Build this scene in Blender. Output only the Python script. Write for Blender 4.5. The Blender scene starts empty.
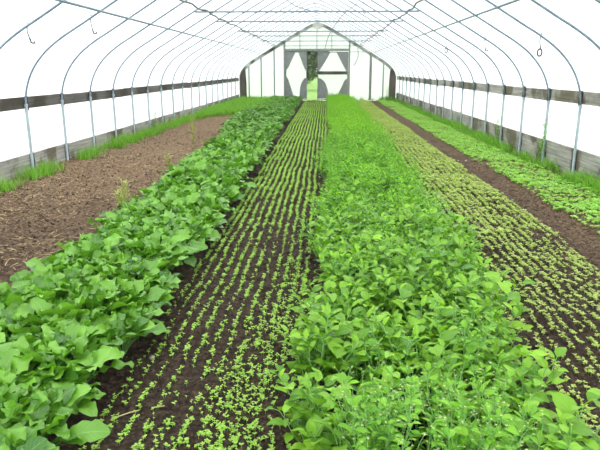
import bpy, math, random
import numpy as np
from mathutils import Matrix, Vector

SC = bpy.context.scene
COL = SC.collection
rng = np.random.default_rng(11)
random.seed(5)
U = rng.uniform

# ------------------------------------------------------------------ tunnel numbers
HALF = 4.5                      # half width
Y0, BAY = 9.9, 1.405            # first fully visible hoop and the spacing
YEND, YBACK = 35.4, -3.0
def hoop_y(k): return Y0 + BAY * k
PROFILE = [(4.5, 0.0), (4.5, 0.6), (4.5, 1.15), (4.44, 1.45), (4.30, 1.73), (4.08, 1.98), (3.80, 2.19), (3.48, 2.38),
           (3.1, 2.61), (2.4, 3.03), (1.6, 3.50), (0.9, 3.90), (0.35, 4.18), (0.0, 4.27)]

def catmull(pts, n):
    P = [np.array(p, float) for p in pts]
    P = [2 * P[0] - P[1]] + P + [2 * P[-1] - P[-2]]
    out = []
    for i in range(1, len(P) - 2):
        for j in range(n):
            t = j / n
            a, b, c, d = P[i - 1], P[i], P[i + 1], P[i + 2]
            out.append(.5 * (2 * b + (c - a) * t + (2 * a - 5 * b + 4 * c - d) * t * t + (3 * b - a - 3 * c + d) * t ** 3))
    out.append(P[-2])
    return np.array(out)
HALFPROF = catmull(PROFILE, 3)                      # right side, bottom to ridge
FULLPROF = np.vstack([HALFPROF * [-1, 1], HALFPROF[-2::-1]])      # left foot over the ridge to right foot

def roof_z(x):
    return float(np.interp(abs(x), HALFPROF[::-1, 0][:-6], HALFPROF[::-1, 1][:-6]))

# ------------------------------------------------------------------ smooth value noise
_T = rng.uniform(-1, 1, (64, 64))
def vnoise(x, y):
    x = np.asarray(x, float); y = np.asarray(y, float)
    xi = np.floor(x).astype(int); yi = np.floor(y).astype(int)
    fx = x - xi; fy = y - yi
    fx = fx * fx * (3 - 2 * fx); fy = fy * fy * (3 - 2 * fy)
    g = lambda a, b: _T[a % 64, b % 64]
    return (g(xi, yi) * (1 - fx) + g(xi + 1, yi) * fx) * (1 - fy) + (g(xi, yi + 1) * (1 - fx) + g(xi + 1, yi + 1) * fx) * fy
def smooth(a, b, x):
    t = np.clip((x - a) / (b - a), 0, 1); return t * t * (3 - 2 * t)
def ground_z(x, y):
    x = np.asarray(x, float); y = np.asarray(y, float)
    z = .022 * vnoise(x * 2.1, y * 1.3) + .014 * vnoise(x * 6 + 9, y * 6) + .014 * vnoise(x * 15, y * 15 + 3) + .011 * vnoise(x * 33, y * 33)
    z = z + .008 * vnoise(x * 9 + 2, y * 7) * (x < -1.5)
    for c, w, d in ((-.72, .13, .035), (.36, .1, .02), (1.86, .13, .03), (3.12, .24, .045), (-1.75, .18, .02)):
        z = z - d * np.exp(-((x - c) / w) ** 2)
    return z

# ------------------------------------------------------------------ mesh builder (all quads)
class G:
    def __init__(s): s.V = []; s.F = []; s.A = []; s.n = 0
    def add(s, V, F, A=None):
        V = np.asarray(V, float)
        s.V.append(V); s.F.append(np.asarray(F, int) + s.n)
        s.A.append(np.zeros((len(V), 3)) if A is None else A); s.n += len(V)
    def data(s): return np.vstack(s.V), np.vstack(s.F), np.vstack(s.A)
    def mesh(s, name, mat, smooth_=True):
        V, F, A = s.data(); return mesh_from(name, V, F, A, mat, smooth_)

def mesh_from(name, V, F, A, mat, smooth_=True):
    me = bpy.data.meshes.new(name)
    me.vertices.add(len(V)); me.vertices.foreach_set('co', V.astype(np.float32).ravel())
    me.loops.add(F.size); me.loops.foreach_set('vertex_index', F.astype(np.int32).ravel())
    me.polygons.add(len(F))
    me.polygons.foreach_set('loop_start', np.arange(0, F.size, 4, dtype=np.int32))
    me.polygons.foreach_set('use_smooth', np.full(len(F), smooth_, dtype=bool))
    at = me.attributes.new('lv', 'FLOAT_VECTOR', 'POINT'); at.data.foreach_set('vector', A.astype(np.float32).ravel())
    me.materials.append(mat); me.update(calc_edges=True); me.validate()
    return me

def link(name, me, parent=None, loc=None):
    o = bpy.data.objects.new(name, me); COL.objects.link(o)
    if parent is not None: o.parent = parent
    if loc is not None: o.location = loc
    return o
def tag(o, label=None, cat=None, group=None, kind=None):
    if label: o['label'] = label
    if cat: o['category'] = cat
    if group: o['group'] = group
    if kind: o['kind'] = kind
    return o
def empty(name, loc=(0, 0, 0)):
    o = bpy.data.objects.new(name, None); COL.objects.link(o); o.location = loc; o.empty_display_size = .1
    return o

def box(g, x0, x1, y0, y1, z0, z1, bev=0.0):
    x0, x1 = min(x0, x1), max(x0, x1); y0, y1 = min(y0, y1), max(y0, y1)
    V = [(x, y, z) for x in (x0, x1) for y in (y0, y1) for z in (z0, z1)]
    F = [(0, 1, 3, 2), (4, 6, 7, 5), (0, 4, 5, 1), (2, 3, 7, 6), (0, 2, 6, 4), (1, 5, 7, 3)]
    g.add(V, F)
def beam(g, a, b, w, d, nrm=(0, 1, 0)):
    """a rectangular bar from a to b, w across, d along nrm"""
    a = np.array(a, float); b = np.array(b, float); t = b - a; t /= np.linalg.norm(t)
    n = np.array(nrm, float); s = np.cross(t, n); s /= np.linalg.norm(s); n = np.cross(s, t)
    V = [p + s * w / 2 * i + n * d / 2 * j for p in (a, b) for i in (-1, 1) for j in (-1, 1)]
    g.add(V, [(0, 1, 3, 2), (4, 6, 7, 5), (0, 4, 5, 1), (2, 3, 7, 6), (0, 2, 6, 4), (1, 5, 7, 3)])
def prism(g, pts, y0, y1):
    """polygon in XZ (fan of quads about its centre edges) extruded from y0 to y1; pts counter-clockwise, even count of quads through the centre"""
    P = np.array(pts, float); n = len(P); c = P.mean(0)
    V = [(p[0], y0, p[1]) for p in P] + [(p[0], y1, p[1]) for p in P] + [(c[0], y0, c[1]), (c[0], y1, c[1])]
    F = []
    for i in range(n):
        j = (i + 1) % n
        m0 = len(V); mid = (P[i] + P[j]) / 2
        V += [(mid[0], y0, mid[1]), (mid[0], y1, mid[1])]
        F += [(i, m0, m0 + 1, n + i), (m0, j, n + j, m0 + 1)]
    base = 2 * n + 2
    for i in range(n):
        k = (i - 1) % n
        F += [(i, 2 * n, base + 2 * k, i)] if False else [(2 * n, base + 2 * k, i, base + 2 * i), (2 * n + 1, base + 2 * i + 1, n + i, base + 2 * k + 1)]
    g.add(V, F)
def tube(g, pts, r, n=6, rnd=0.0, caps=True):
    P = np.array(pts, float); m = len(P)
    T = np.gradient(P, axis=0); T /= np.linalg.norm(T, axis=1)[:, None] + 1e-12
    ref = np.array([0, 1, 0.]) if abs(T[0][1]) < .8 else np.array([1, 0, 0.])
    R = np.full(m, r) if np.isscalar(r) else np.array(r, float)
    V = np.zeros((m, n, 3)); ang = np.arange(n) * 2 * math.pi / n
    u = np.cross(T[0], ref); u /= np.linalg.norm(u)
    for i in range(m):
        u = u - T[i] * (u @ T[i]); u /= np.linalg.norm(u) + 1e-12
        w = np.cross(T[i], u)
        V[i] = P[i] + R[i] * (np.cos(ang)[:, None] * u + np.sin(ang)[:, None] * w)
    F = [(i * n + j, i * n + (j + 1) % n, (i + 1) * n + (j + 1) % n, (i + 1) * n + j) for i in range(m - 1) for j in range(n)]
    if caps and n in (4, 6, 8):
        for b in (0, (m - 1) * n):
            for q in range(1, n - 2, 2): F.append((b, b + q, b + q + 1, b + q + 2))
    A = np.zeros((m * n, 3)); A[:, 2] = rnd; A[:, 1] = np.repeat(np.linspace(0, 1, m), n)
    g.add(V.reshape(-1, 3), F, A)

def leaf(gb, gp, base, az, Lp, L, th0, th1, width, prof, nl=7, nw=2, fold=.35, wav=0.0, roll=0.0, pet=.004, rnd=0.0, twist=0.0, wf=3.0):
    """a leaf: stalk of length Lp then a blade of length L, both on one curved spine whose slope turns from th0 to th1;
    gb takes the blade, gp the stalk"""
    npet = 3 if Lp > 0 else 0
    sp = np.concatenate([np.linspace(0, Lp, npet + 1)[:-1], Lp + np.linspace(0, L, nl)]) if npet else np.linspace(0, L, nl)
    tot = Lp + L
    th = th0 + (th1 - th0) * (sp / tot) ** 1.35
    dr = np.concatenate([[0], np.diff(sp)])
    thm = np.concatenate([[th[0]], (th[1:] + th[:-1]) / 2])
    r = np.cumsum(np.cos(thm) * dr); z = np.cumsum(np.sin(thm) * dr)
    ca, sa = math.cos(az), math.sin(az)
    side0 = np.array([-sa, ca, 0.]); rad = np.array([ca, sa, 0.]); up = np.array([0, 0, 1.])
    S = base + r[:, None] * rad + z[:, None] * up
    if gp is not None and npet:
        tube(gp, S[:npet + 1], np.linspace(pet * 1.3, pet * .8, npet + 1), 4, rnd, caps=False)
    B = S[npet:]; tb = np.linspace(0, 1, nl); thb = th[npet:]
    N = -np.sin(thb)[:, None] * rad + np.cos(thb)[:, None] * up
    w = width * prof(tb) / 2
    us = np.linspace(-1, 1, 2 * nw + 1)
    ph = rnd * 40
    rl = roll + twist * tb
    V = np.zeros((nl, len(us), 3)); A = np.zeros((nl, len(us), 3))
    for j, u in enumerate(us):
        lift = fold * abs(u) ** 1.2 * w + wav * np.sin(tb * wf * 2 * math.pi + ph + (0 if u > 0 else 2.1)) * abs(u) * (w > 0)
        lat = u * w * math.sqrt(max(.2, 1 - fold * fold * .5))
        sd = np.cos(rl)[:, None] * side0 + np.sin(rl)[:, None] * N
        nn = -np.sin(rl)[:, None] * side0 + np.cos(rl)[:, None] * N
        V[:, j] = B + lat[:, None] * sd + lift[:, None] * nn
        A[:, j, 0] = u; A[:, j, 1] = tb; A[:, j, 2] = rnd
    m = len(us)
    F = [(i * m + j, i * m + j + 1, (i + 1) * m + j + 1, (i + 1) * m + j) for i in range(nl - 1) for j in range(m - 1)]
    gb.add(V.reshape(-1, 3), F, A.reshape(-1, 3))

def scatter(g, templates, X, Y, Z, rot, sc, zs=None):
    """merge transformed copies of templates into one builder"""
    X = np.asarray(X); idx = rng.integers(0, len(templates), len(X))
    zs = sc if zs is None else zs
    for k, (V, F, A) in enumerate(templates):
        s = np.where(idx == k)[0]
        if not len(s): continue
        c, n = np.cos(rot[s])[:, None], np.sin(rot[s])[:, None]
        vx = (V[:, 0] * c - V[:, 1] * n) * sc[s][:, None] + X[s][:, None]
        vy = (V[:, 0] * n + V[:, 1] * c) * sc[s][:, None] + Y[s][:, None]
        vz = V[:, 2] * zs[s][:, None] + Z[s][:, None]
        VV = np.stack([vx, vy, vz], -1).reshape(-1, 3)
        FF = (F[None] + (np.arange(len(s)) * len(V))[:, None, None]).reshape(-1, 4)
        AA = np.tile(A, (len(s), 1, 1))
        AA[:, :, 2] = (AA[:, :, 2] * .6 + U(0, .4, (len(s), 1)))
        g.add(VV, FF, AA.reshape(-1, 3))

# ------------------------------------------------------------------ materials
def nt(name):
    m = bpy.data.materials.new(name); m.use_nodes = True
    t = m.node_tree; t.nodes.clear()
    return m, t, t.nodes.new('ShaderNodeOutputMaterial')
def N(t, kind, **kw):
    n = t.nodes.new(kind)
    for k, v in kw.items():
        if k in n.inputs.keys(): n.inputs[k].default_value = v
        else: setattr(n, k, v)
    return n
def mixc(t, f, a, b, typ='MIX'):
    n = t.nodes.new('ShaderNodeMix'); n.data_type = 'RGBA'; n.blend_type = typ
    for s, v in ((0, f), (6, a), (7, b)):
        if hasattr(v, 'is_output') or isinstance(v, bpy.types.NodeSocket): t.links.new(v, n.inputs[s])
        else: n.inputs[s].default_value = v if s == 0 else (*v, 1)
    return n.outputs[2]
def mathn(t, op, a, b=None, clamp=False):
    n = t.nodes.new('ShaderNodeMath'); n.operation = op; n.use_clamp = clamp
    for i, v in enumerate((a, b)):
        if v is None: continue
        if isinstance(v, bpy.types.NodeSocket): t.links.new(v, n.inputs[i])
        else: n.inputs[i].default_value = v
    return n.outputs[0]
def ramp(t, fac, stops):
    n = t.nodes.new('ShaderNodeValToRGB'); e = n.color_ramp.elements
    while len(e) < len(stops): e.new(.5)
    for q, (p, c) in zip(e, stops): q.position = p; q.color = (*c, 1)
    t.links.new(fac, n.inputs[0]); return n.outputs[0]
def noise(t, vec, scale, detail=4, rough=.55):
    n = N(t, 'ShaderNodeTexNoise', Scale=scale, Detail=detail, Roughness=rough)
    if vec is not None: t.links.new(vec, n.inputs['Vector'])
    return n.outputs['Fac']

def leaf_mat(name, c1, c2, rib, trans=.35, rough=.42, spec=.45, ribw=.09, veins=True):
    m, t, out = nt(name); L = t.links.new
    at = N(t, 'ShaderNodeAttribute', attribute_name='lv'); sep = t.nodes.new('ShaderNodeSeparateXYZ'); L(at.outputs['Vector'], sep.inputs[0])
    oi = t.nodes.new('ShaderNodeObjectInfo')
    f = mathn(t, 'ADD', mathn(t, 'MULTIPLY', sep.outputs['Z'], .8), mathn(t, 'MULTIPLY', oi.outputs['Random'], .25), True)
    col = mixc(t, f, c1, c2)
    ax = mathn(t, 'ABSOLUTE', sep.outputs['X'])
    mid = mathn(t, 'SUBTRACT', 1.0, mathn(t, 'DIVIDE', ax, ribw), True)
    if veins:
        ph = mathn(t, 'SUBTRACT', mathn(t, 'MULTIPLY', sep.outputs['Y'], 9.0), mathn(t, 'MULTIPLY', ax, 2.2))
        v = mathn(t, 'POWER', mathn(t, 'ABSOLUTE', mathn(t, 'COSINE', mathn(t, 'MULTIPLY', ph, math.pi))), 14.0)
        mid = mathn(t, 'MAXIMUM', mathn(t, 'MULTIPLY', mid, .5), mathn(t, 'MULTIPLY', v, .14))
    else: mid = mathn(t, 'MULTIPLY', mid, .5)
    col = mixc(t, mid, col, rib)
    p = N(t, 'ShaderNodeBsdfPrincipled', Roughness=rough); p.inputs['Specular IOR Level'].default_value = spec
    L(col, p.inputs['Base Color'])
    if veins:
        b = N(t, 'ShaderNodeBump', Strength=.5, Distance=.004); L(mid, b.inputs['Height']); b.invert = True
        L(b.outputs[0], p.inputs['Normal'])
    tr = t.nodes.new('ShaderNodeBsdfTranslucent')
    L(mixc(t, 1.0, col, (1.25, 1.25, .6), 'MULTIPLY'), tr.inputs['Color'])
    mx = N(t, 'ShaderNodeMixShader'); mx.inputs[0].default_value = trans
    L(p.outputs[0], mx.inputs[1]); L(tr.outputs[0], mx.inputs[2]); L(mx.outputs[0], out.inputs[0])
    return m

def plain(name, c, rough=.6, metal=0.0, c2=None, scale=20, bump=0, stretch=(1, 1, 1)):
    m, t, out = nt(name); L = t.links.new
    p = N(t, 'ShaderNodeBsdfPrincipled', Roughness=rough, Metallic=metal)
    if c2:
        tc = t.nodes.new('ShaderNodeTexCoord'); mp = t.nodes.new('ShaderNodeMapping'); mp.inputs['Scale'].default_value = stretch
        L(tc.outputs['Object'], mp.inputs[0])
        nz = noise(t, mp.outputs[0], scale, 6, .65)
        L(ramp(t, nz, [(.36, c), (.64, c2)]), p.inputs['Base Color'])
        if bump:
            b = N(t, 'ShaderNodeBump', Strength=bump, Distance=.01); L(nz, b.inputs['Height']); L(b.outputs[0], p.inputs['Normal'])
    else: p.inputs['Base Color'].default_value = (*c, 1)
    L(p.outputs[0], out.inputs[0]); return m

def film_mat():
    m, t, out = nt('greenhouse_film'); L = t.links.new
    tr = N(t, 'ShaderNodeBsdfTranslucent', Color=(.97, .98, .98, 1)); df = N(t, 'ShaderNodeBsdfDiffuse', Color=(.9, .93, .94, 1))
    tp = N(t, 'ShaderNodeBsdfTransparent', Color=(1, 1, 1, 1))
    a = N(t, 'ShaderNodeMixShader'); a.inputs[0].default_value = .16
    L(tr.outputs[0], a.inputs[1]); L(df.outputs[0], a.inputs[2])
    b = N(t, 'ShaderNodeMixShader'); b.inputs[0].default_value = .02
    L(a.outputs[0], b.inputs[1]); L(tp.outputs[0], b.inputs[2]); L(b.outputs[0], out.inputs[0])
    return m

def haze_mat():  # thin volume added to veil and lift the distance
    m, t, out = nt('glare_haze')
    v = N(t, 'ShaderNodeVolumeScatter', Color=(1, 1, 1, 1), Density=.011, Anisotropy=.3)
    t.links.new(v.outputs[0], out.inputs['Volume']); return m
def soil_mat():
    m, t, out = nt('soil'); L = t.links.new
    tc = t.nodes.new('ShaderNodeTexCoord'); o = tc.outputs['Object']
    sep = t.nodes.new('ShaderNodeSeparateXYZ'); L(o, sep.inputs[0])
    n1 = noise(t, o, 2.0, 5); n2 = noise(t, o, 26, 8, .7); n3 = noise(t, o, 90, 4, .7)
    damp = ramp(t, n2, [(.33, (.010, .006, .004)), (.5, (.034, .022, .014)), (.68, (.115, .075, .05))])
    dry = ramp(t, n2, [(.33, (.045, .027, .015)), (.5, (.17, .108, .062)), (.66, (.46, .33, .20))])
    # the bare bed on the left and the trodden paths are dry and paler
    edge = mathn(t, 'ADD', sep.outputs['X'], mathn(t, 'MULTIPLY', mathn(t, 'SUBTRACT', n1, .5), 1.2))
    left = mathn(t, 'MULTIPLY', mathn(t, 'SUBTRACT', -1.55, edge), 2.0, True)
    far = mathn(t, 'MULTIPLY', mathn(t, 'SUBTRACT', sep.outputs['Y'], 4.0), .16, True)
    left = mathn(t, 'MULTIPLY', left, mathn(t, 'ADD', .25, mathn(t, 'MULTIPLY', far, .75)))
    right = mathn(t, 'MULTIPLY', mathn(t, 'SUBTRACT', edge, 2.6), 1.4, True)
    right = mathn(t, 'MULTIPLY', right, .55)
    col = mixc(t, mathn(t, 'MAXIMUM', left, right), damp, dry)
    p = N(t, 'ShaderNodeBsdfPrincipled', Roughness=.9); p.inputs['Specular IOR Level'].default_value = .2
    L(col, p.inputs['Base Color'])
    b = N(t, 'ShaderNodeBump', Strength=.9, Distance=.018)
    L(mathn(t, 'ADD', n2, mathn(t, 'MULTIPLY', n3, .4)), b.inputs['Height']); L(b.outputs[0], p.inputs['Normal'])
    L(p.outputs[0], out.inputs[0]); return m

def wood_mat(name, c1, c2, c3):
    m, t, out = nt(name); L = t.links.new
    tc = t.nodes.new('ShaderNodeTexCoord'); mp = t.nodes.new('ShaderNodeMapping'); mp.inputs['Scale'].default_value = (3, .35, 12)
    L(tc.outputs['Object'], mp.inputs[0])
    n1 = noise(t, mp.outputs[0], 3.0, 8, .7); n2 = noise(t, tc.outputs['Object'], 1.1, 4, .6)
    col = ramp(t, n1, [(.3, c1), (.5, c2), (.72, c3)])
    st = ramp(t, n2, [(.48, (1, 1, 1)), (.57, (.40, .36, .27))])
    col = mixc(t, 1.0, col, st, 'MULTIPLY')
    p = N(t, 'ShaderNodeBsdfPrincipled', Roughness=.85); L(col, p.inputs['Base Color'])
    b = N(t, 'ShaderNodeBump', Strength=.5, Distance=.006); L(n1, b.inputs['Height']); L(b.outputs[0], p.inputs['Normal'])
    L(p.outputs[0], out.inputs[0]); return m

M = dict(
    green=leaf_mat('broad_green_leaf', (.024, .13, .004), (.22, .50, .045), (.30, .54, .12), .22, .33, .6, .08),
    stalk=leaf_mat('green_stalk', (.16, .42, .08), (.25, .5, .12), (.3, .55, .2), .15, .5, .3, .1, False),
    bean=leaf_mat('ovate_leaf', (.045, .19, .004), (.27, .54, .025), (.30, .56, .07), .25, .40, .45, .07),
    herb=leaf_mat('herb_leaf', (.06, .25, .006), (.31, .65, .025), (.25, .6, .06), .30, .5, .3, .08, False),
    fine=leaf_mat('fine_weed_leaf', (.11, .34, .02), (.27, .56, .05), (.3, .6, .2), .4, .5, .3, .08, False),
    seed=leaf_mat('seedling_leaf', (.26, .52, .05), (.58, .82, .18), (.4, .66, .2), .35, .5, .35, .1, False),
    lime=leaf_mat('lime_seedling_leaf', (.32, .47, .09), (.72, .82, .27), (.5, .7, .25), .35, .5, .35, .1, False),
    salad=leaf_mat('salad_leaf', (.30, .60, .08), (.55, .86, .20), (.4, .7, .2), .36, .45, .35, .1, False),
    grass=leaf_mat('grass_blade', (.10, .32, .02), (.32, .62, .08), (.2, .45, .1), .35, .5, .3, .12, False),
    straw=leaf_mat('dry_straw', (.42, .28, .13), (.85, .68, .42), (.6, .5, .3), .1, .8, .1, .1, False),
    seedy=leaf_mat('ripe_weed', (.36, .42, .10), (.62, .66, .28), (.5, .5, .2), .3, .6, .2, .1, False),
    flower=plain('pale_flower', (.86, .84, .42), .6),
    steel=plain('galvanised_steel', (.16, .23, .30), .45, .3, (.26, .34, .41), 6),
    post=plain('painted_steel_post', (.30, .38, .41), .5, .2, (.45, .53, .55), 9),
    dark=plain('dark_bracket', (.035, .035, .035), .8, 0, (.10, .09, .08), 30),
    hose=plain('black_hose', (.05, .055, .07), .5, 0, (.16, .17, .20), 5),
    wire=plain('grey_wire', (.22, .25, .28), .5, .5),
    haze=haze_mat(),
    film=film_mat(), soil=soil_mat(),
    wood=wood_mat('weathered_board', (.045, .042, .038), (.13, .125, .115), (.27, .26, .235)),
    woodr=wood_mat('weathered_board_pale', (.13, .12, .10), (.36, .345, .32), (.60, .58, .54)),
    dwood=wood_mat('dark_timber', (.05, .043, .038), (.12, .105, .092), (.20, .18, .165)),
    ply=plain('grey_plywood', (.17, .18, .185), .8, 0, (.36, .37, .375), 7, .1, (4, 1, .6)),
    stone=plain('field_stone', (.28, .25, .23), .85, 0, (.5, .47, .44), 40, .3),
    clod=plain('soil_clod', (.022, .014, .010), .95, 0, (.085, .055, .04), 30, .5),
    field=plain('outside_grass', (.16, .36, .05), .9, 0, (.34, .55, .12), 2.0),
    patchy=plain('patchy_timber', (.03, .024, .022), .8, 0, (.55, .57, .59), 2.2, .1, (1, 1, 1)),
    bounce_plate=plain('pale_bounce_and_plate', (.48, .47, .45), .9, 0, (.66, .65, .63), 6.0),  # made-up pale tone so the side ground bounces light; apex plate shares it
    bark=plain('bark', (.08, .07, .05), .9, 0, (.16, .14, .1), 9, .3),
    tree=leaf_mat('tree_leaf', (.20, .27, .19), (.36, .44, .32), (.15, .25, .12), .3, .6, .2, .1, False),
)

# ------------------------------------------------------------------ setting
def grid(x0, x1, y0, y1, nx, ny, zf):
    xs, ys = np.linspace(x0, x1, nx), np.linspace(y0, y1, ny)
    X, Y = np.meshgrid(xs, ys, indexing='ij'); Z = zf(X, Y)
    V = np.stack([X, Y, Z], -1).reshape(-1, 3)
    i, j = np.meshgrid(np.arange(nx - 1), np.arange(ny - 1), indexing='ij'); a = (i * ny + j).ravel()
    F = np.stack([a, a + ny, a + ny + 1, a + 1], -1)
    return V, F
g = G()
V, F = grid(-4.62, 4.62, 1.2, 12, 330, 380, ground_z); g.add(V, F)
V, F = grid(-4.62, 4.62, 12, YEND, 200, 420, ground_z); g.add(V, F)
V, F = grid(-4.62, 4.62, YBACK, 1.2, 60, 30, ground_z); g.add(V, F)
tag(link('floor', g.mesh('floor', M['soil'])), kind='structure')
g = G(); V, F = grid(-120, 120, YEND, 240, 40, 40, lambda x, y: 0 * x + .01); g.add(V, F)
tag(link('ground', g.mesh('ground', M['field'])), kind='structure')
g = G()
for sx in (-1, 1):
    V, F = grid(sx * 4.6 if sx > 0 else -120, 120 if sx > 0 else -4.6, -60, YEND, 20, 20, lambda x, y: 0 * x - .04); g.add(V, F)
tag(link('ground', g.mesh('ground', M['bounce_plate'])), kind='structure')  # unseen side ground, made pale to bounce light onto the film

OFF = .085
def film_strip(name, pts, y0, y1, ny):
    ys = np.linspace(y0, y1, ny); P = np.array(pts); m = len(P)
    V = np.zeros((ny, m, 3)); V[:, :, 0] = P[:, 0]; V[:, :, 1] = ys[:, None]; V[:, :, 2] = P[:, 1]
    V[:, :, 2] -= (.012 * np.abs(np.sin((ys - Y0) / BAY * math.pi)))[:, None] * (P[:, 1] > 1.6)
    F = [(i * m + j, i * m + j + 1, (i + 1) * m + j + 1, (i + 1) * m + j) for i in range(ny - 1) for j in range(m - 1)]
    g = G(); g.add(V.reshape(-1, 3), F)
    return tag(link(name, g.mesh(name, M['film'])), kind='structure')
T = np.gradient(FULLPROF, axis=0); T /= np.linalg.norm(T, axis=1)[:, None]
OUTER = FULLPROF + OFF * np.stack([-T[:, 1], T[:, 0]], -1)
up = OUTER[(OUTER[:, 1] > 1.12)]
film_strip('ceiling', up, YBACK, YEND + .05, 110)
film_strip('wall_left', [(-HALF - OFF, .12), (-HALF - OFF, .6), up[0]], YBACK, YEND + .05, 40)
film_strip('wall_right', [(HALF + OFF, .12), (HALF + OFF, .6), up[-1]], YBACK, YEND + .05, 40)
def end_film(name, y, hole):
    g = G(); P = OUTER
    xs = sorted(set(list(np.round(P[:, 0], 3)) + ([-1.93, 1.78] if hole else [])))
    def top(x):
        u = up; return float(np.interp(x, u[:, 0], u[:, 1]))
    zt = {x: top(x) for x in xs}
    for a, b in zip(xs[:-1], xs[1:]):
        if b - a < 1e-3: continue
        lo = 2.78 if hole and a >= -1.931 and b <= 1.781 else 0.02
        g.add([(a, y, lo), (b, y, lo), (b, y, zt[b]), (a, y, zt[a])], [(0, 1, 2, 3)])
    return tag(link(name, g.mesh(name, M['film'], False)), kind='structure')
end_film('wall_end', YEND + .04, True)
end_film('wall_back', YBACK, False)

def board_run(name, x0, x1, z0, z1, mat, kindname):
    g = G(); y = YBACK; i = 0
    while y < YEND:
        L = 3.6; dz = (i * 37 % 7 - 3) * .003
        box(g, x0, x1, y + .004, min(y + L, YEND) - .004, z0 + dz, z1 + dz); y += L; i += 1
    return tag(link(name, g.mesh(name, mat, False)), kind='structure')
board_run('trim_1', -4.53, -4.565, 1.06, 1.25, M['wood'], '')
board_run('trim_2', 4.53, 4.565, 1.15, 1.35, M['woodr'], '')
board_run('baseboard_left', -4.53, -4.57, -.08, .31, M['woodr'], '')
board_run('baseboard_right', 4.53, 4.57, -.08, .43, M['woodr'], '')

# haze box added to brighten the far end like veiling glare
g = G(); box(g, -5.2, 5.2, YBACK - .6, YEND + .6, -.5, 4.9)
tag(link('haze', g.mesh('haze', M['haze'], False)), 'thin haze added through the tunnel to stand in for far-end glare', 'haze', kind='stuff')
# ------------------------------------------------------------------ hoops
ORD = ['first', 'second', 'third', 'fourth', 'fifth', 'sixth', 'seventh', 'eighth', 'ninth', 'tenth', 'eleventh', 'twelfth',
       'thirteenth', 'fourteenth', 'fifteenth', 'sixteenth', 'seventeenth', 'eighteenth', 'nineteenth', 'twentieth', 'twenty-first', 'twenty-second']
TIES = {3, 5, 8, 10, 13, 17}
g = G(); arch = FULLPROF[(FULLPROF[:, 1] > 1.05)]
tube(g, [(p[0], 0, p[1]) for p in arch], .018, 6); arch_me = g.mesh('hoop_arch', M['steel'])
g = G(); tube(g, [(0, 0, -.12), (0, 0, .5), (0, 0, 1.12)], .026, 8); tube(g, [(0, 0, 1.10), (0, 0, 1.15)], .031, 8); post_me = g.mesh('ground_post', M['post'])
g = G(); tube(g, [(-2.5, 0, 0), (0, 0, 0), (2.5, 0, 0)], .019, 6); tie_me = g.mesh('collar_tie', M['steel'])
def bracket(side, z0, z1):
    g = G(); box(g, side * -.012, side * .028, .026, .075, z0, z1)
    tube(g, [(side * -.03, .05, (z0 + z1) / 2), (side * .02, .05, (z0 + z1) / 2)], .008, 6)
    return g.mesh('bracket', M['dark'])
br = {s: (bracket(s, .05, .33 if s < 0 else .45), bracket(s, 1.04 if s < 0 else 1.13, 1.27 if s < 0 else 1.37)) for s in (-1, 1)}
KMAX = 17
for k in range(KMAX, -5, -1):
    n = KMAX - k
    r = empty('greenhouse_hoop', (0, hoop_y(k), 0))
    extra = ' with a cross tie' if k in TIES else ''
    tag(r, 'galvanised steel hoop%s over the beds, %s counted from the end doors' % (extra, ORD[n]), 'hoop', 'steel hoops of the tunnel')
    link('arch', arch_me, r)
    for s in (-1, 1):
        p = link('ground_post', post_me, r, (s * HALF, 0, 0)); p['label'] = 'pale thicker post at the foot of the hoop'
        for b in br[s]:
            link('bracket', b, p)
    if k in TIES: link('collar_tie', tie_me, r, (0, 0, 2.95))
def rafter_path(s, n=1.0):
    P = HALFPROF[HALFPROF[:, 1] > 1.3]; return [(s * p[0], p[1]) for p in P]
# purlins, hoses
for s, z, lab in ((-1, 2.575, 'straight pale purlin pipe under the hoops on the bare soil side'), (1, 2.62, 'straight pale purlin pipe under the hoops above the lime green rows')):
    g = G(); ys = np.arange(3.0, YEND - .2, 1.4)
    tube(g, [(s * 3.06, y, z) for y in ys], .02, 6)
    tag(link('purlin_pipe', g.mesh('purlin_pipe', M['steel'])), lab, 'pipe')
g = G(); tube(g, [(0, y, 4.225) for y in np.arange(7, YEND - .2, 2.8)], .016, 6)
tag(link('ridge_pipe', g.mesh('ridge_pipe', M['steel'])), 'thin pale ridge pipe along the top of the hoops', 'pipe')
for s, lab in ((-1, 'dark wavy hose slung along the left ends of the cross ties'), (1, 'dark wavy hose slung along the right ends of the cross ties')):
    g = G(); ys = np.arange(7.0, 33.9, .25)
    pts = [(s * (2.27 + .03 * math.sin(y * 1.3 + s) + .008 * math.sin(y * 4.3)), y, 2.985 - .03 * abs(math.sin((y - Y0) / BAY * math.pi)) + .012 * math.sin(y * 2.7)) for y in ys]
    tube(g, pts, .021, 6)
    tag(link('irrigation_hose', g.mesh('irrigation_hose', M['hose'])), lab, 'hose')

# wires with clips hanging from the hoops
def hang(k, x, length, loop, lab):
    z = roof_z(x) + .02
    r = empty('hanging_wire', (x, hoop_y(k), z)); tag(r, lab, 'wire')
    g = G()
    tube(g, [(0, 0, .03), (.02, .022, .0), (0, .0, -.03), (.015 * math.sin(k), .01, -length * .5), (.02, 0, -length)], .010, 6)
    link('wire', g.mesh('wire', M['wire']), r)
    g = G()
    if loop:
        a = np.linspace(0, 2 * math.pi, 13)
        tube(g, [(.02 + .035 * math.sin(t) - .01, 0, -length - .055 + .055 * math.cos(t)) for t in a], .013, 6)
    else:
        tube(g, [(.02, 0, -length), (.035, 0, -length - .05), (.075, 0, -length - .06), (.085, 0, -length - .03)], .013, 6)
    link('hook', g.mesh('hook', M['dark']), r)
hang(-1, -3.66, .19, False, 'short hooked wire on the nearest left hoop above the hip board')
hang(0, -3.30, .20, False, 'short hooked wire on the left hoop behind the nearest one')
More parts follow.
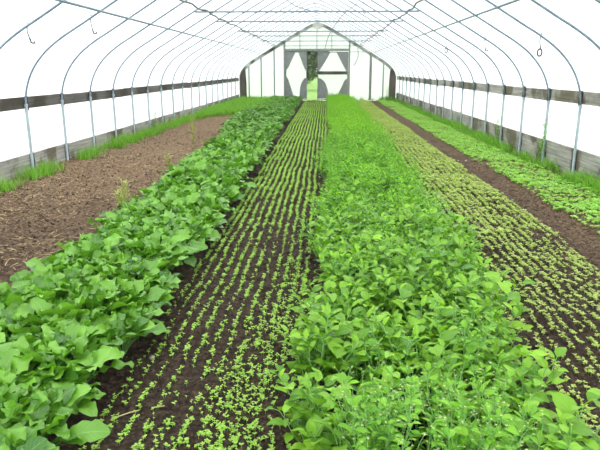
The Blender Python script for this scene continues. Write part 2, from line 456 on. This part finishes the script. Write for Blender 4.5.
hang(0, 3.77, .22, True, 'short wire ending in a dark ring on the near right hoop')
hang(2, 3.62, .20, False, 'short hooked wire right of the purlin on a middle right hoop')
hang(4, 3.40, .24, True, 'thin wire with a small ring, between dark hose and right wall')
hang(3, 1.05, .22, False, 'hooked wire hanging from the roof right of the ridge, before the doors')
hang(4, .55, .20, False, 'small hooked wire just right of the ridge above the right door')
hang(5, -.25, .25, False, 'hooked wire hanging at the ridge above the tunnel end')
hang(6, 1.5, .25, False, 'small wire left of the right hose high under the roof')
g = G(); tube(g, catmull([(1.35, 0, -.1), (.9, .05, -.45), (.55, 0, -.95), (.42, -.02, -1.35)], 6), .013, 6)
o = link('loose_cable', g.mesh('loose_cable', M['wire']), None, (0, hoop_y(6), 3.65)); tag(o, 'thin loose cable curving down under the roof right of the ridge', 'cable')
g = G(); tube(g, catmull([(-.95, 0, .2), (-.7, .05, -.15), (-.35, 0, -.45), (0.1, -.02, -.6)], 6), .012, 6)
o = link('loose_cable', g.mesh('loose_cable', M['wire']), None, (0, hoop_y(4), 3.68)); tag(o, 'thin loose cable drooping under the roof left of the ridge', 'cable')
g = G(); tube(g, catmull([(0, 0, .15), (.03, -.03, -.1), (.02, -.06, -.35), (-.08, -.05, -.6), (-.2, 0, -.78)], 6), .022, 6)
o = link('bent_hose', g.mesh('bent_hose', M['hose']), None, (2.25, YEND - .22, 2.72)); tag(o, 'short grey bent hose hanging from the end wall rail right of the doors', 'hose')

# ------------------------------------------------------------------ end wall timber
ye = YEND
n_tr = [3]
def trim(g, mat, nm=None):
    o = link('trim_%d' % n_tr[0], g.mesh('trim', mat, False)); n_tr[0] += 1
    return tag(o, kind='structure')
# gable rafters
for s in (-1, 1):
    P = HALFPROF[(HALFPROF[:, 1] > 1.28)]
    g = G(); w = .17
    T = np.gradient(P, axis=0); T /= np.linalg.norm(T, axis=1)[:, None]; Nn = np.stack([T[:, 1], -T[:, 0]], -1)
    A_, B_ = P + Nn * .0, P - Nn * w
    V = []; F = []
    for a, b in zip(A_, B_): V += [(s * a[0], ye - .02, a[1]), (s * b[0], ye - .02, b[1]), (s * b[0], ye - .1, b[1]), (s * a[0], ye - .1, a[1])]
    for i in range(len(P) - 1):
        for q in range(4): F.append((i * 4 + q, i * 4 + (q + 1) % 4, i * 4 + 4 + (q + 1) % 4, i * 4 + 4 + q))
    F += [(0, 1, 2, 3), tuple(len(V) - 4 + q for q in range(4))]
    g.add(V, F); trim(g, M['patchy'])
# corner posts with a flared top
for s in (-1, 1):
    g = G(); pts = [(4.47, 0), (4.47, 1.3), (4.36, 1.62), (4.22, 1.8), (4.12, 1.62), (4.08, .9), (4.08, 0)]
    if s < 0: pts = [(-x, z) for x, z in pts]
    prism(g, pts, ye - .12, ye - .02); trim(g, M['dwood'])
# studs
for x in (-3.93, -3.22, -2.47, 2.55, 3.02, 3.75):
    g = G(); w = .035 if x != 3.02 else .07
    if x == 2.55: continue
    box(g, x - w, x + w, ye - .07, ye - .01, 0, roof_z(x) - .1); trim(g, M['steel'] if x != 3.02 else M['ply'])
for x in (-1.0, -.04, .80):
    g = G(); box(g, x - .025, x + .025, ye - .06, ye, 2.86, roof_z(x) - .1); trim(g, M['steel'])
for x, z1 in ((-1.88, 3.3), (1.80, 3.3)):
    g = G(); box(g, x - .05, x + .05, ye - .1, ye - .0, 0, z1); trim(g, M['ply'])
g = G(); box(g, -1.93, 1.85, ye - .12, ye - .0, 2.72, 2.86); trim(g, M['ply'])
g = G(); box(g, 1.85, 3.05, ye - .06, ye - .02, 2.66, 2.70); trim(g, M['steel'])
g = G(); prism(g, [(-.28, 3.98), (-.28, 4.22), (.28, 4.22), (.28, 3.98), (.1, 3.9), (-.1, 3.9)], ye - .14, ye - .1); trim(g, M['bounce_plate'])

# doors: grey corner gussets around a clear film opening
def door(name, x0, x1, rail, yh, ang, hinge):
    W = x1 - x0; H = 2.68; r = empty(name, (x0 if hinge < 0 else x1, yh, .02)); tag(r, kind='structure')
    ox = 0 if hinge < 0 else -W
    r.rotation_euler[2] = ang
    def P(pts): return [(ox + a * W, b * H) for a, b in pts]
    fr = G(); t = .05
    box(fr, ox, ox + t, -.03, .03, 0, H); box(fr, ox + W - t, ox + W, -.03, .03, 0, H)
    box(fr, ox + t, ox + W - t, -.03, .03, H - t, H); box(fr, ox + t, ox + W - t, -.03, .03, 0, t)
    link('door_frame', fr.mesh('door_frame', M['ply'], False), r)
    lf = [([(.03, .98), (.03, .62), (.12, .66), (.46, .98)], 'n'), ([(.97, .98), (.60, .98), (.90, .64), (.97, .60)], 'n'),
          ([(.03, .03), (.42, .03), (.12, .44), (.03, .50)], 'n'),
          ([(.97, .03), (.97, .47), (.88, .45), (.76, .38), (.68, .26), (.64, .03)], 'n')]
    rt = [([(.03, .98), (.03, .58), (.08, .62), (.42, .98)], 'n'), ([(.97, .98), (.62, .98), (.92, .62), (.97, .58)], 'n'),
          ([(.03, .03), (.38, .03), (.34, .22), (.26, .36), (.14, .44), (.03, .46)], 'n'),
          ([(.97, .03), (.97, .44), (.90, .42), (.62, .03)], 'n')]
    for pts, _ in (rt if rail else lf):
        g = G(); prism(g, P(pts), -.02, .02); link('corner_panel', g.mesh('corner_panel', M['ply'], False), r)
    g = G(); box(g, ox + .04, ox + W - .04, .022, .026, .04, H - .04)
    link('film_sheet', g.mesh('film_sheet', M['film'], False), r)
    if rail:
        g = G(); box(g, ox + .02, ox + W - .05, -.055, -.022, 1.42, 1.60); o = link('middle_rail', g.mesh('middle_rail', M['dwood'], False), r)
    g = G(); tube(g, [(ox + (W - .1 if hinge < 0 else .1), -.035, 1.0), (ox + (W - .1 if hinge < 0 else .1), -.09, 1.0), (ox + (W - .1 if hinge < 0 else .1), -.09, 1.16), (ox + (W - .1 if hinge < 0 else .1), -.035, 1.16)], .009, 6)
    link('door_handle', g.mesh('door_handle', M['dark']), r)
    return r
door('door_1', -1.83, -.60, False, ye - .04, 0.0, -1)
door('door_2', .0, 1.74, True, ye - .04, 0.0, 1)

# trees beyond the door gap
def tree(x, y, h, w, lab):
    r = empty('garden_tree', (x, y, 0)); tag(r, lab, 'tree')
    g = G(); tube(g, [(0, 0, -.1), (.05, 0, h * .3), (0, .05, h * .7)], [.14, .1, .04], 8)
    for q in range(7):
        a = q * 2.4; tube(g, [(0, 0, h * (.2 + .06 * q)), (math.cos(a) * w * .3, math.sin(a) * w * .3, h * (.35 + .07 * q))], [.04, .015], 6)
    link('trunk', g.mesh('trunk', M['bark']), r)
    g = G()
    pr = lambda t: np.sin(np.pi * np.clip(t, .03, .97)) ** .8
    for q in range(5500):
        d = rng.normal(size=3); d /= np.linalg.norm(d); rr = U(.55, 1)
        c = np.array([d[0] * w * .5 * rr, d[1] * w * .5 * rr, h * .55 + d[2] * h * .45 * rr])
        leaf(g, None, c, U(0, 6.3), 0, U(.3, .45), U(-.6, .8), U(-1, .2), .26, pr, 3, 1, .2, rnd=U(0, 1))
    link('crown', g.mesh('crown', M['tree']), r)
tree(-1.6, 52, 5.4, 4.6, 'dull green bushy tree seen through the gap between the doors')
tree(-3.9, 70, 7.0, 5.5, 'farther dull green tree beyond the door gap, behind the bushy one')

# ------------------------------------------------------------------ plant kinds
pr_obl = lambda t: np.clip(np.sin(np.pi * np.clip(t, .0, 1) ** 1.25 * .97 + .06), .05, 1) ** .75 * (1 + .11 * np.sin(t * 27 + 1))
pr_ov = lambda t: np.clip(np.sin(np.pi * np.clip(t * .97 + .015, 0, 1) ** .72), .03, 1) ** .85
pr_gr = lambda t: np.clip(1 - t, .04, 1) ** .6
pr_sm = lambda t: np.clip(np.sin(np.pi * (t * .9 + .06)), .1, 1)

def leafy_green(nl, nw, n=14):
    gb, gp = G(), G()
    for i in range(n):
        f = i / (n - 1)                       # outer leaves first
        az = i * 2.399 + U(-.3, .3)
        th0 = 1.05 + .42 * f + U(-.1, .1); th1 = th0 - U(1.1, 1.9) * (1.05 - .55 * f)
        L = U(.17, .25) * (1 - .25 * f); Lp = U(.12, .19) * (1 - .2 * f)
        b = np.array([math.cos(az) * .015, math.sin(az) * .015, 0])
        leaf(gb, gp, b, az, Lp, L, th0, th1, L * U(.42, .58), pr_obl, nl, nw, U(.05, .35), U(.007, .016), U(-.5, .5), .0042, U(0, 1), U(-.5, .5), U(1.5, 3))
    return gb, gp

def bushy(nl, nw, nst=7, hmin=.26, hmax=.42, lmin=.055, lmax=.09, nodes=5, wr=.68, spread=.5, prof=pr_ov, pet=.03):
    gb, gp = G(), G()
    for i in range(nst):
        az = i * 2.399 + U(-.4, .4); H = U(hmin, hmax) * (1 if i else 1.08); lean = U(.1, spread) if i else .05
        S = []
        for q in range(nodes + 2):
            t = q / (nodes + 1)
            S.append([math.cos(az) * lean * H * (t ** .8) + U(-.006, .006), math.sin(az) * lean * H * (t ** .8) + U(-.006, .006), H * t * (1 - .25 * lean * t)])
        S = np.array(S); tube(gp, S, np.linspace(.0045, .0018, len(S)), 4, U(0, 1), False)
        for q in range(2, nodes + 2):
            a2 = az + (q % 2) * 1.57 + U(-.4, .4)
            for d in (0, math.pi):
                if U(0, 1) < .08: continue
                L = U(lmin, lmax) * (1 if q < nodes + 1 else .75)
                th = U(.35, .9) if q < nodes + 1 else U(.5, 1.0)
                leaf(gb, gp, S[q], a2 + d + U(-.3, .3), U(.6, 1.3) * pet, L, th, th - U(.5, 1.2), L * wr * U(.85, 1.1), prof, nl, nw, U(.1, .4), L * .03, U(-.35, .35), .0014, U(0, 1), U(-.2, .2), 1.5)
        leaf(gb, gp, S[-1], U(0, 6.3), .008, U(lmin, lmax) * .7, 1.1, .4, lmin * wr * .8, prof, nl, nw, .4, 0, 0, .001, U(.6, 1))
    return gb, gp

def flowering(nst=6):
    gb, gp, gf = G(), G(), G()
    for i in range(nst):
        az = i * 2.399; H = U(.34, .5); lean = U(.1, .4)
        S = np.array([[math.cos(az) * lean * H * t + U(-.008, .008), math.sin(az) * lean * H * t + U(-.008, .008), H * t] for t in np.linspace(0, 1, 7)])
        tube(gp, S, np.linspace(.003, .0012, 7), 4, U(0, 1), False)
        for q in range(2, 7):
            for d in (0, 2.1, 4.2):
                a = U(0, 6.3); L = U(.03, .05)
                leaf(gb, gp, S[q], a, .01, L, U(.2, .9), U(-.6, .2), L * .5, pr_sm, 4, 1, .2, 0, U(-.4, .4), .0008, U(0, 1))
            if q > 3:
                for _ in range(2):
                    a = U(0, 6.3); e = S[q] + np.array([math.cos(a) * .04, math.sin(a) * .04, U(.03, .07)])
                    tube(gp, [S[q], (S[q] + e) / 2 + [0, 0, .01], e], .0008, 4, .8, False)
                    for c in range(5):
                        b = c * 1.257
                        leaf(gf, None, e, b, 0, .006, .5, .1, .005, pr_sm, 2, 1, .1, 0, 0, 0, 0)
    return gb, gp, gf

def seedling(hi=True, L=.016, n=4, h=.012):
    g = G()
    for i in range(n):
        az = i * 1.57 + U(-.3, .3); l = L * U(.8, 1.25) * (1 if i < 2 else .75)
        leaf(g, None, np.array([0, 0, h * (1 if i < 2 else 1.4)]), az, 0, l, U(.25, .8), U(-.4, .3), l * .8, pr_sm, 4 if hi else 3, 1, .2, 0, 0, 0, U(0, 1))
    V, F, A = g.data()
    g = G(); g.add(V, F, A); tube(g, [(0, 0, -.006), (0, 0, h * 1.4)], .0009, 4, .5, False)
    return g
def grass_clump(n, h, w=.006, spread=.05, nl=5):
    g = G()
    for i in range(n):
        a = U(0, 6.3); b = np.array([rng.normal() * spread, rng.normal() * spread, -.01]); L = h * U(.6, 1.25)
        leaf(g, None, b, a, 0, L, U(1.1, 1.55), U(-.3, 1.1), w * U(.7, 1.3), pr_gr, nl, 1, .3, 0, 0, 0, U(0, 1))
    return g

def rotz(n): return U(0, 2 * math.pi, n)

# camera numbers (used only to keep the objects that stand in view as individuals)
CAM = np.array([.43, 0, 1.69]); PITCH = math.atan(155 / 600); YAW = math.atan(25 / 600 * math.cos(PITCH))
fw = np.array([-math.sin(YAW) * math.cos(PITCH), math.cos(YAW) * math.cos(PITCH), -math.sin(PITCH)])
rt_ = np.array([math.cos(YAW), math.sin(YAW), 0.]); up_ = np.cross(rt_, fw)
def in_view(X, Y, Z=0.0, m=30):
    d = np.stack([X, Y, np.zeros_like(X) + Z], -1) - CAM; z = d @ fw
    px = 300 + 600 * (d @ rt_) / z; py = 225 - 600 * (d @ up_) / z
    return (z > .3) & (px > -m) & (px < 600 + m) & (py > -m) & (py < 450 + m), z

def place(name, protos, pts, label, cat, group, smin=.85, smax=1.15, parts=True, zoff=0.0, tilt=.08):
    """one object tree per plant: copies of the prototypes' objects, sharing their meshes"""
    made = []
    for i, (x, y) in enumerate(pts):
        meshes = protos[i % len(protos)]
        s = U(smin, smax); z = float(ground_z(x, y)) + zoff
        if len(meshes) == 1:
            o = bpy.data.objects.new(name, meshes[0][1]); COL.objects.link(o)
        else:
            o = bpy.data.objects.new(name, None); COL.objects.link(o); o.empty_display_size = .05
            for pn, me in meshes:
                c = bpy.data.objects.new(pn, me); COL.objects.link(c); c.parent = o
                if pn == 'blossom': c['kind'] = 'stuff'
        o.location = (x, y, z); o.rotation_euler = (U(-tilt, tilt), U(-tilt, tilt), U(0, 6.283)); o.scale = (s, s, s)
        tag(o, label, cat, group); made.append(o)
    return made

# ---- bed A: broad glossy leafy greens on the left
def jitter_bed(x0f, x1f, ya, yb, sp, jit=.35):
    P = []
    y = ya
    while y < yb:
        a, b = x0f(y), x1f(y); n = max(1, int(round((b - a) / sp)))
        for i in range(n + 1): P.append((a + (b - a) * i / n + U(-jit, jit) * sp, y + U(-jit, jit) * sp))
        y += sp
    return np.array(P)
protA = []
tmplA = []
for v in range(7):
    gb, gp = leafy_green(14, 2, 19)
    protA.append([('foliage', gb.mesh('foliage', M['green'])), ('leaf_stalks', gp.mesh('leaf_stalks', M['stalk']))])
for v in range(3):
    gb, gp = leafy_green(5, 1, 13); tmplA.append(gb.data())
A1 = lambda y: -.87 - .11 * min(1, max(0, (y - 4) / 5)) - .10 * smooth(14, 34, y)
A0 = lambda y: -1.62 - .15 * smooth(6, 12, y) - .6 * smooth(12, 20, y)
P = jitter_bed(A0, A1, 1.9, YEND - .5, .185)
vis, d = in_view(P[:, 0], P[:, 1], .2, 45); order = np.argsort(np.where(vis, d, 1e9)); near = order[:min(300, vis.sum())]
rest = np.setdiff1d(np.arange(len(P)), near); rest = rest[P[rest, 1] > 2.2]
place('leafy_green_plant', protA, P[near], 'broad-leaved dark green vegetable plant in the thick bed beside the bare soil', 'vegetable plant', 'leafy greens in the left bed', .86, 1.14)
g = G(); n = len(rest); scatter(g, tmplA, P[rest, 0], P[rest, 1], ground_z(P[rest, 0], P[rest, 1]), rotz(n), U(.85, 1.1, n))
tag(link('leafy_greens', g.mesh('leafy_greens', M['green'])), 'distant part of the broad-leaved green bed running to the end wall', 'vegetable plants', kind='stuff')

# ---- bed C: ovate-leaved bushes near, fine herbs further on
protC, protH = [], []
for v in range(7):
    gb, gp = bushy(6, 2, 9, .22, .42, .05, .105, 5, .68, .65)
    protC.append([('foliage', gb.mesh('foliage', M['bean'])), ('stems', gp.mesh('stems', M['stalk']))])
for v in range(5):
    gb, gp = bushy(4, 1, 9, .2, .33, .035, .06, 5, .5, .55, pr_sm, .012)
    protH.append([('foliage', gb.mesh('foliage', M['herb'])), ('stems', gp.mesh('stems', M['stalk']))])
tmplH = []
for v in range(3):
    gb, gp = bushy(3, 1, 8, .2, .33, .04, .065, 4, .55, .55, pr_sm, .012); tmplH.append(gb.data())
C0 = lambda y: .52 + .04 * math.sin(y * 1.9) + .04 * math.sin(y * .83 + 1) + .17 * smooth(9, 16, y)
C1 = lambda y: 1.34 + .12 * smooth(2.2, 5, y) + .12 * smooth(6, 10, y) + .04 * math.sin(y * 1.6) + .09 * smooth(3.2, 5, y) + .08 * smooth(10, 16, y)
P = jitter_bed(C0, C1, 1.75, 8.2, .20, .5)
mixr = U(0, 1, len(P)); mixed = mixr < .12 + .88 * smooth(4.0, 7.6, P[:, 1])
frontweed = (P[:, 1] < 2.75) & (P[:, 0] > .72) & (P[:, 0] < 1.3) & (mixr > .62)
place('ovate_leaved_plant', protC, P[~mixed & ~frontweed], 'bushy plant with large oval light green leaves in the near middle bed', 'vegetable plant', 'oval-leaved plants in the middle bed', .85, 1.2, tilt=.15)
PH = np.vstack([P[mixed], jitter_bed(C0, C1, 8.2, YEND - .4, .19, .5)])
order = np.argsort(PH[:, 1]); near, rest = order[:300], order[300:]
place('bushy_herb', protH, PH[near], 'bright green fine-leaved herb in the bushy bed right of the middle seedling rows', 'herb', 'fine-leaved herbs in the middle bed', .75, 1.35, tilt=.12)
g = G(); n = len(rest); scatter(g, tmplH, PH[rest, 0], PH[rest, 1], ground_z(PH[rest, 0], PH[rest, 1]), rotz(n), U(.8, 1.45, n))
tag(link('distant_herbs', g.mesh('distant_herbs', M['herb'])), 'far end of the bright green middle bed running up to the right door', 'herbs', kind='stuff')
protW = []
for v in range(4):
    a, b, c = flowering(7); protW.append([('foliage', a.mesh('foliage', M['fine'])), ('stems', b.mesh('stems', M['stalk'])), ('blossom', c.mesh('blossom', M['flower']))])
W = list(P[frontweed]) + [(U(.6, 1.35), U(1.9, 3.0)) for _ in range(7)]
place('flowering_weed', protW, W, 'thin-stemmed weed with tiny pale flowers at the front of the middle bed', 'weed', 'flowering weeds at the front of the middle bed', .85, 1.1)
W = [(U(.55, 1.6), U(3.3, 7)) for _ in range(12)]
place('flowering_weed', protW, W, 'thin-stemmed weed with tiny pale flowers scattered further along the middle bed', 'weed', 'flowering weeds further along the middle bed', .75, .95)
gm = [[('grass_tuft', grass_clump(26, .42, .007, .035, 7).mesh('grass_tuft', M['grass']))] for _ in range(3)]
place('grass_tuft', gm, [(1.25, 3.7), (1.42, 3.45), (1.35, 4.1), (1.55, 4.4), (1.5, 5.2), (1.2, 3.1), (1.6, 3.9)], 'tuft of thin upright grass growing among the oval-leaved plants', 'grass tuft', 'grass tufts in the middle bed', .85, 1.2)

# ---- seedling beds
def rows(xs, ya, yb, step, wob, gapf, xj=.006):
    out = []
    for i, x in enumerate(xs):
        y = np.arange(ya, yb, 1.0) 
        n = int((yb - ya) / step); yy = ya + np.sort(U(0, 1, n)) * (yb - ya)
        xx = x + wob * vnoise(yy * .9 + i * .13, np.full(n, x * 2.0)) + wob * .5 * vnoise(yy * 4 + 5, np.full(n, i * 3.1)) + rng.normal(0, xj, n)
        keep = U(0, 1, n) > gapf(xx, yy)
        out.append(np.stack([xx[keep], yy[keep]], -1))
    return np.vstack(out)
gapB = lambda x, y: np.clip(.15 + .5 * vnoise(x * 3 + 4, y * 1.7) + .35 * vnoise(x * 11, y * 5), 0.03, .95)
PB = rows(np.linspace(-.66, .46, 14), 1.9, YEND - .3, .014, .02, gapB, .008)
# thicker self-sown patches
cx = [(-.08, 2.45, .11, .22, 240), (-.02, 2.95, .10, .22, 220), (.10, 3.6, .09, .3, 160), (.2, 4.6, .07, .5, 160), (.0, 2.2, .16, .15, 160)]
PB = np.vstack([PB] + [np.stack([rng.normal(a, c, n), rng.normal(b, d, n)], -1) for a, b, c, d, n in cx])
PB = PB[(PB[:, 1] > 1.9) & (PB[:, 0] > -.72) & (PB[:, 0] < .36 + .14 * smooth(9, 16, PB[:, 1]))]
gapD = lambda x, y: np.clip(.12 + .5 * vnoise(x * 2.6 + 14, y * 1.5) + .3 * vnoise(x * 9, y * 5), 0.02, .95)
PD = rows(np.linspace(1.72, 2.86, 15), 2.0, YEND - .6, .014, .024, gapD, .009)
PD = PD[PD[:, 0] > 1.60 + .14 * smooth(4, 9, PD[:, 1])]
def split_near(P, nmax=300, m=4):
    vis, d = in_view(P[:, 0], P[:, 1], 0.02, m); order = np.argsort(np.where(vis, d, 1e9)); near = order[:nmax]
    return near, np.setdiff1d(np.arange(len(P)), near)
for P, mat, matname, Ls, lab, slab, grp, nm in (
    (PB, M['seed'], 'seedling', .0135, 'tiny green seedling in the front rows between the two tall leafy beds', 'rows of small green seedlings running between the two tall beds to the doors', 'seedlings in the middle rows', 'seedling'),
    (PD, M['lime'], 'lime', .0155, 'tiny pale seedling in the front rows right of the bushy middle bed', 'rows of small yellow-green seedlings right of the bushy middle bed', 'seedlings in the right rows', 'pale_seedling')):
    prot = [[(nm, seedling(True, Ls, 5 if v % 2 else 4, .014).mesh(nm, mat))] for v in range(5)]
    near, rest = split_near(P)
    place(nm, prot, P[near], lab, 'seedling', grp, .8, 1.35, tilt=.2)
    tm = [seedling(False, Ls, 4, .014).data() for _ in range(4)]
    g = G(); q = P[rest]; n = len(q); s = U(.75, 1.35, n) * (1 + .8 * smooth(3, 10, q[:, 1]))
    scatter(g, tm, q[:, 0], q[:, 1], ground_z(q[:, 0], q[:, 1]), rotz(n), s)
    tag(link('seedling_rows', g.mesh('seedling_rows', mat)), slab, 'seedlings', kind='stuff')
# bed E: low lime-green salad
n = 23000
PE = np.stack([U(3.36, 4.26, n), U(3.2, YEND - .6, n)], -1)
PE = PE[U(0, 1, n) > np.clip(.15 + .75 * vnoise(PE[:, 0] * 2.3, PE[:, 1] * 1.6 + 7) + .3 * vnoise(PE[:, 0] * 8, PE[:, 1] * 6), .02, .97)]
prot = [[('salad_plant', seedling(True, .034, 6, .022).mesh('salad_plant', M['salad']))] for v in range(5)]
near, rest = split_near(PE)
place('salad_plant', prot, PE[near], 'small lime green salad plant at the near end of the bed beside the right wall', 'salad plant', 'salad plants by the right wall', .8, 1.3, tilt=.2)
tm = [seedling(False, .034, 5, .022).data() for _ in range(4)]
g = G(); q = PE[rest]; n = len(q); scatter(g, tm, q[:, 0], q[:, 1], ground_z(q[:, 0], q[:, 1]), rotz(n), U(.8, 1.3, n))
tag(link('salad_bed', g.mesh('salad_bed', M['salad'])), 'low lime green salad bed running along the right wall', 'salad plants', kind='stuff')

# ---- grass and weeds by the walls, litter on the soil
tg = [grass_clump(14, .2, .009, .03, 4).data() for _ in range(4)]
def grass_strip(name, lab, fx, n, ya, yb, smin=.7, smax=1.4, cut=None):
    y = ya + (yb - ya) * U(0, 1, n); x = fx(y, U(0, 1, n)); g = G()
    k = U(0, 1, n) > .3 + 1.1 * vnoise(x * 1.5, y * 1.9 + 3); x, y = x[k], y[k]; n = len(x)
    if cut is not None: k = cut(x, y); x, y = x[k], y[k]; n = len(x)
    scatter(g, tg, x, y, ground_z(x, y), rotz(n), U(smin, smax, n))
    tag(link(name, g.mesh(name, M['grass'])), lab, 'grass', kind='stuff')
grass_strip('grass', 'green grass and weeds growing along the foot of the left wall', lambda y, r: -4.42 + r ** 1.5 * (.34 + .1 * smooth(15, 25, y)), 1500, 6.5, YEND - .3)
grass_strip('grass', 'green grass growing along the foot of the right wall', lambda y, r: 4.43 - r ** 1.5 * .24, 1700, 7.0, YEND - .5, .6, 1.3)
grass_strip('grass', 'patch of bright weeds covering the soil at the far left end', lambda y, r: -4.3 + r * 2.6, 5200, 19.5, YEND - .4, .8, 1.8, cut=lambda x, y: y > 23.2 + 2.2 * np.tanh((x + 3.3) * 2.5) + 2.5 * vnoise(x * 1.9, y * .8))
grass_strip('grass', 'short weeds along the foot of the end wall on the right', lambda y, r: 1.9 + r * 2.4, 260, YEND - .9, YEND - .3, .9, 1.7)
# straw litter
g = G(); n = 11000; x = U(-4.2, -1.65, n); y = 3.5 + 26 * U(0, 1, n) ** 1.15
k = U(0, 1, n) > .35 + .6 * vnoise(x * 1.7 + 3, y * 1.1); x, y = x[k], y[k]; n = len(x)
ts = []
for v in range(6):
    q = G(); leaf(q, None, np.array([0, 0, .012]), 0, 0, U(.06, .16), U(-.05, .3), U(-.25, .05), U(.005, .012), pr_gr, 4, 1, .1, 0, 0, 0, U(0, 1)); ts.append(q.data())
scatter(g, ts, x, y, ground_z(x, y), rotz(n), U(.6, 1.4, n)); tag(link('straw_litter', g.mesh('straw_litter', M['straw'])), 'dry straw scattered over the bare brown bed on the left', 'straw', kind='stuff')
# clods of earth
def blob(rx):
    ph = np.linspace(0, math.pi, 5); V = []
    for p in ph:
        for a in np.arange(6) * math.pi / 3:
            r = rx * U(.75, 1.2); V.append((r * math.sin(p) * math.cos(a), r * math.sin(p) * math.sin(a), r * .7 * math.cos(p)))
    F = [(i * 6 + j, i * 6 + (j + 1) % 6, i * 6 + 6 + (j + 1) % 6, i * 6 + 6 + j) for i in range(4) for j in range(6)]
    return np.array(V), np.array(F), np.zeros((len(V), 3))
bl = [blob(.008) for _ in range(6)]
def clods(n, fx, ya, yb, lab, smin, smax):
    y = ya + (yb - ya) * U(0, 1, n) ** 1.4; x = fx(n); g = G()
    scatter(g, bl, x, y, ground_z(x, y) + .001, rotz(n), U(smin, smax, n)); tag(link('soil_crumbs', g.mesh('soil_crumbs', M['clod'])), lab, 'soil', kind='stuff')
clods(5200, lambda n: U(-.85, .42, n), 1.9, 12, 'dark crumbs of earth between the middle seedling rows', .35, 1.5)
clods(3600, lambda n: U(1.5, 3.4, n), 2.0, 12, 'dark crumbs of earth between the right seedling rows', .35, 1.4)
clods(3800, lambda n: U(-4.2, -1.6, n), 3.0, 17, 'dark crumbs of earth on the bare bed on the left', .5, 2.2)
# a few pale stones and sticks
def stone(x, y, r, lab):
    g = G(); g.add(*blob(r)); o = link('stone', g.mesh('stone', M['stone'])); o.location = (x, y, float(ground_z(x, y)) + r * .25); tag(o, lab, 'stone', 'pale stones on the soil')
stone(-.60, 3.30, .022, 'pale stone on dark soil beside the left edge of the seedling rows')
stone(-1.9, 4.95, .03, 'pale stone on the bare left soil close to the leafy bed')
stone(.26, 3.15, .012, 'small pale stone on soil at the foot of the bushy middle bed')
g = G(); tube(g, [(0, 0, 0), (.08, .04, .012), (.15, .09, .006), (.24, .11, .012)], .0035, 6, .6)
o = link('dry_stem', g.mesh('dry_stem', M['straw'])); o.location = (-.62, 2.62, float(ground_z(-.62, 2.62)) + .008); tag(o, 'thin pale dry stem lying on the soil beside the near left plants', 'twig')

# tall weeds
def tall_weed(x, y, h, n, lab, mat, cat='weed', lean=.12, seeds=True):
    r = empty('tall_weed', (x, y, float(ground_z(x, y)))); tag(r, lab, cat)
    gs, gl = G(), G()
    for i in range(n):
        a = U(0, 6.3); H = h * U(.65, 1.05); l = U(.2, 1) * lean
        S = np.array([[math.cos(a) * l * H * t + U(-.01, .01), math.sin(a) * l * H * t + U(-.01, .01), H * t - .01] for t in np.linspace(0, 1, 8)])
        tube(gs, S, np.linspace(.004, .0015, 8), 4, U(0, 1), False)
        for q in range(2, 8):
            for _ in range(9 if seeds else 3):
                b = U(0, 6.3); L = U(.02, .045) if seeds else U(.05, .09)
                leaf(gl, gs, S[q] + [0, 0, U(-.03, .03)], b, L * .8, L, U(.5, 1.2), U(-.2, .6), L * .45, pr_sm, 3, 1, .2, 0, 0, .0008, U(0, 1))
    link('stems', gs.mesh('stems', mat), r); link('foliage', gl.mesh('foliage', mat), r)
tall_weed(-1.88, 6.75, .46, 6, 'tall yellowish seeding weed on the bare soil at the near edge of the leafy bed', M['seedy'])
tall_weed(-2.02, 6.95, .34, 5, 'shorter yellowish weed beside the tall seeding one on the bare soil', M['seedy'])
tall_weed(-2.55, 13.6, .70, 6, 'yellow-green seeding weed standing far along the edge of the bare bed', M['seedy'])
tall_weed(-2.25, 10.2, .30, 4, 'low yellow-green weed at the middle of the leafy bed edge', M['seedy'])
tall_weed(-4.25, 16.6, .62, 3, 'slim green weed rising against the left wall film', M['fine'])
tall_weed(4.42, hoop_y(1) - .1, .95, 4, 'tall slim green weed climbing beside a right hoop post', M['fine'], seeds=False, lean=.08)
tall_weed(4.42, 14.1, .85, 2, 'slim green weed against the right wall film, the farther of two', M['fine'], seeds=False, lean=.08)
tall_weed(3.95, YEND - .5, .8, 4, 'dark green weed at the right corner post of the end wall', M['grass'], seeds=False)

# ------------------------------------------------------------------ light, camera
w = bpy.data.worlds.new('overcast_sky'); SC.world = w; w.use_nodes = True
t = w.node_tree; bg = t.nodes['Background']
tc = t.nodes.new('ShaderNodeTexCoord'); sp = t.nodes.new('ShaderNodeSeparateXYZ'); t.links.new(tc.outputs['Generated'], sp.inputs[0])
t.links.new(ramp(t, sp.outputs['Z'], [(0.0, (.93, .95, .96)), (1.0, (.96, .985, 1.0))]), bg.inputs['Color'])
bg.inputs['Strength'].default_value = 3.0
cam = bpy.data.cameras.new('camera'); cam.lens = 36; cam.sensor_width = 36; cam.clip_end = 1000
co = bpy.data.objects.new('camera', cam); COL.objects.link(co)
R = Matrix(((rt_[0], up_[0], -fw[0]), (rt_[1], up_[1], -fw[1]), (rt_[2], up_[2], -fw[2])))
co.matrix_world = Matrix.Translation(CAM.tolist()) @ R.to_4x4()
SC.camera = co
vs = SC.view_settings; vs.view_transform = 'Standard'; vs.look = 'None'; vs.gamma = 1; vs.use_curve_mapping = False; vs.exposure = 0
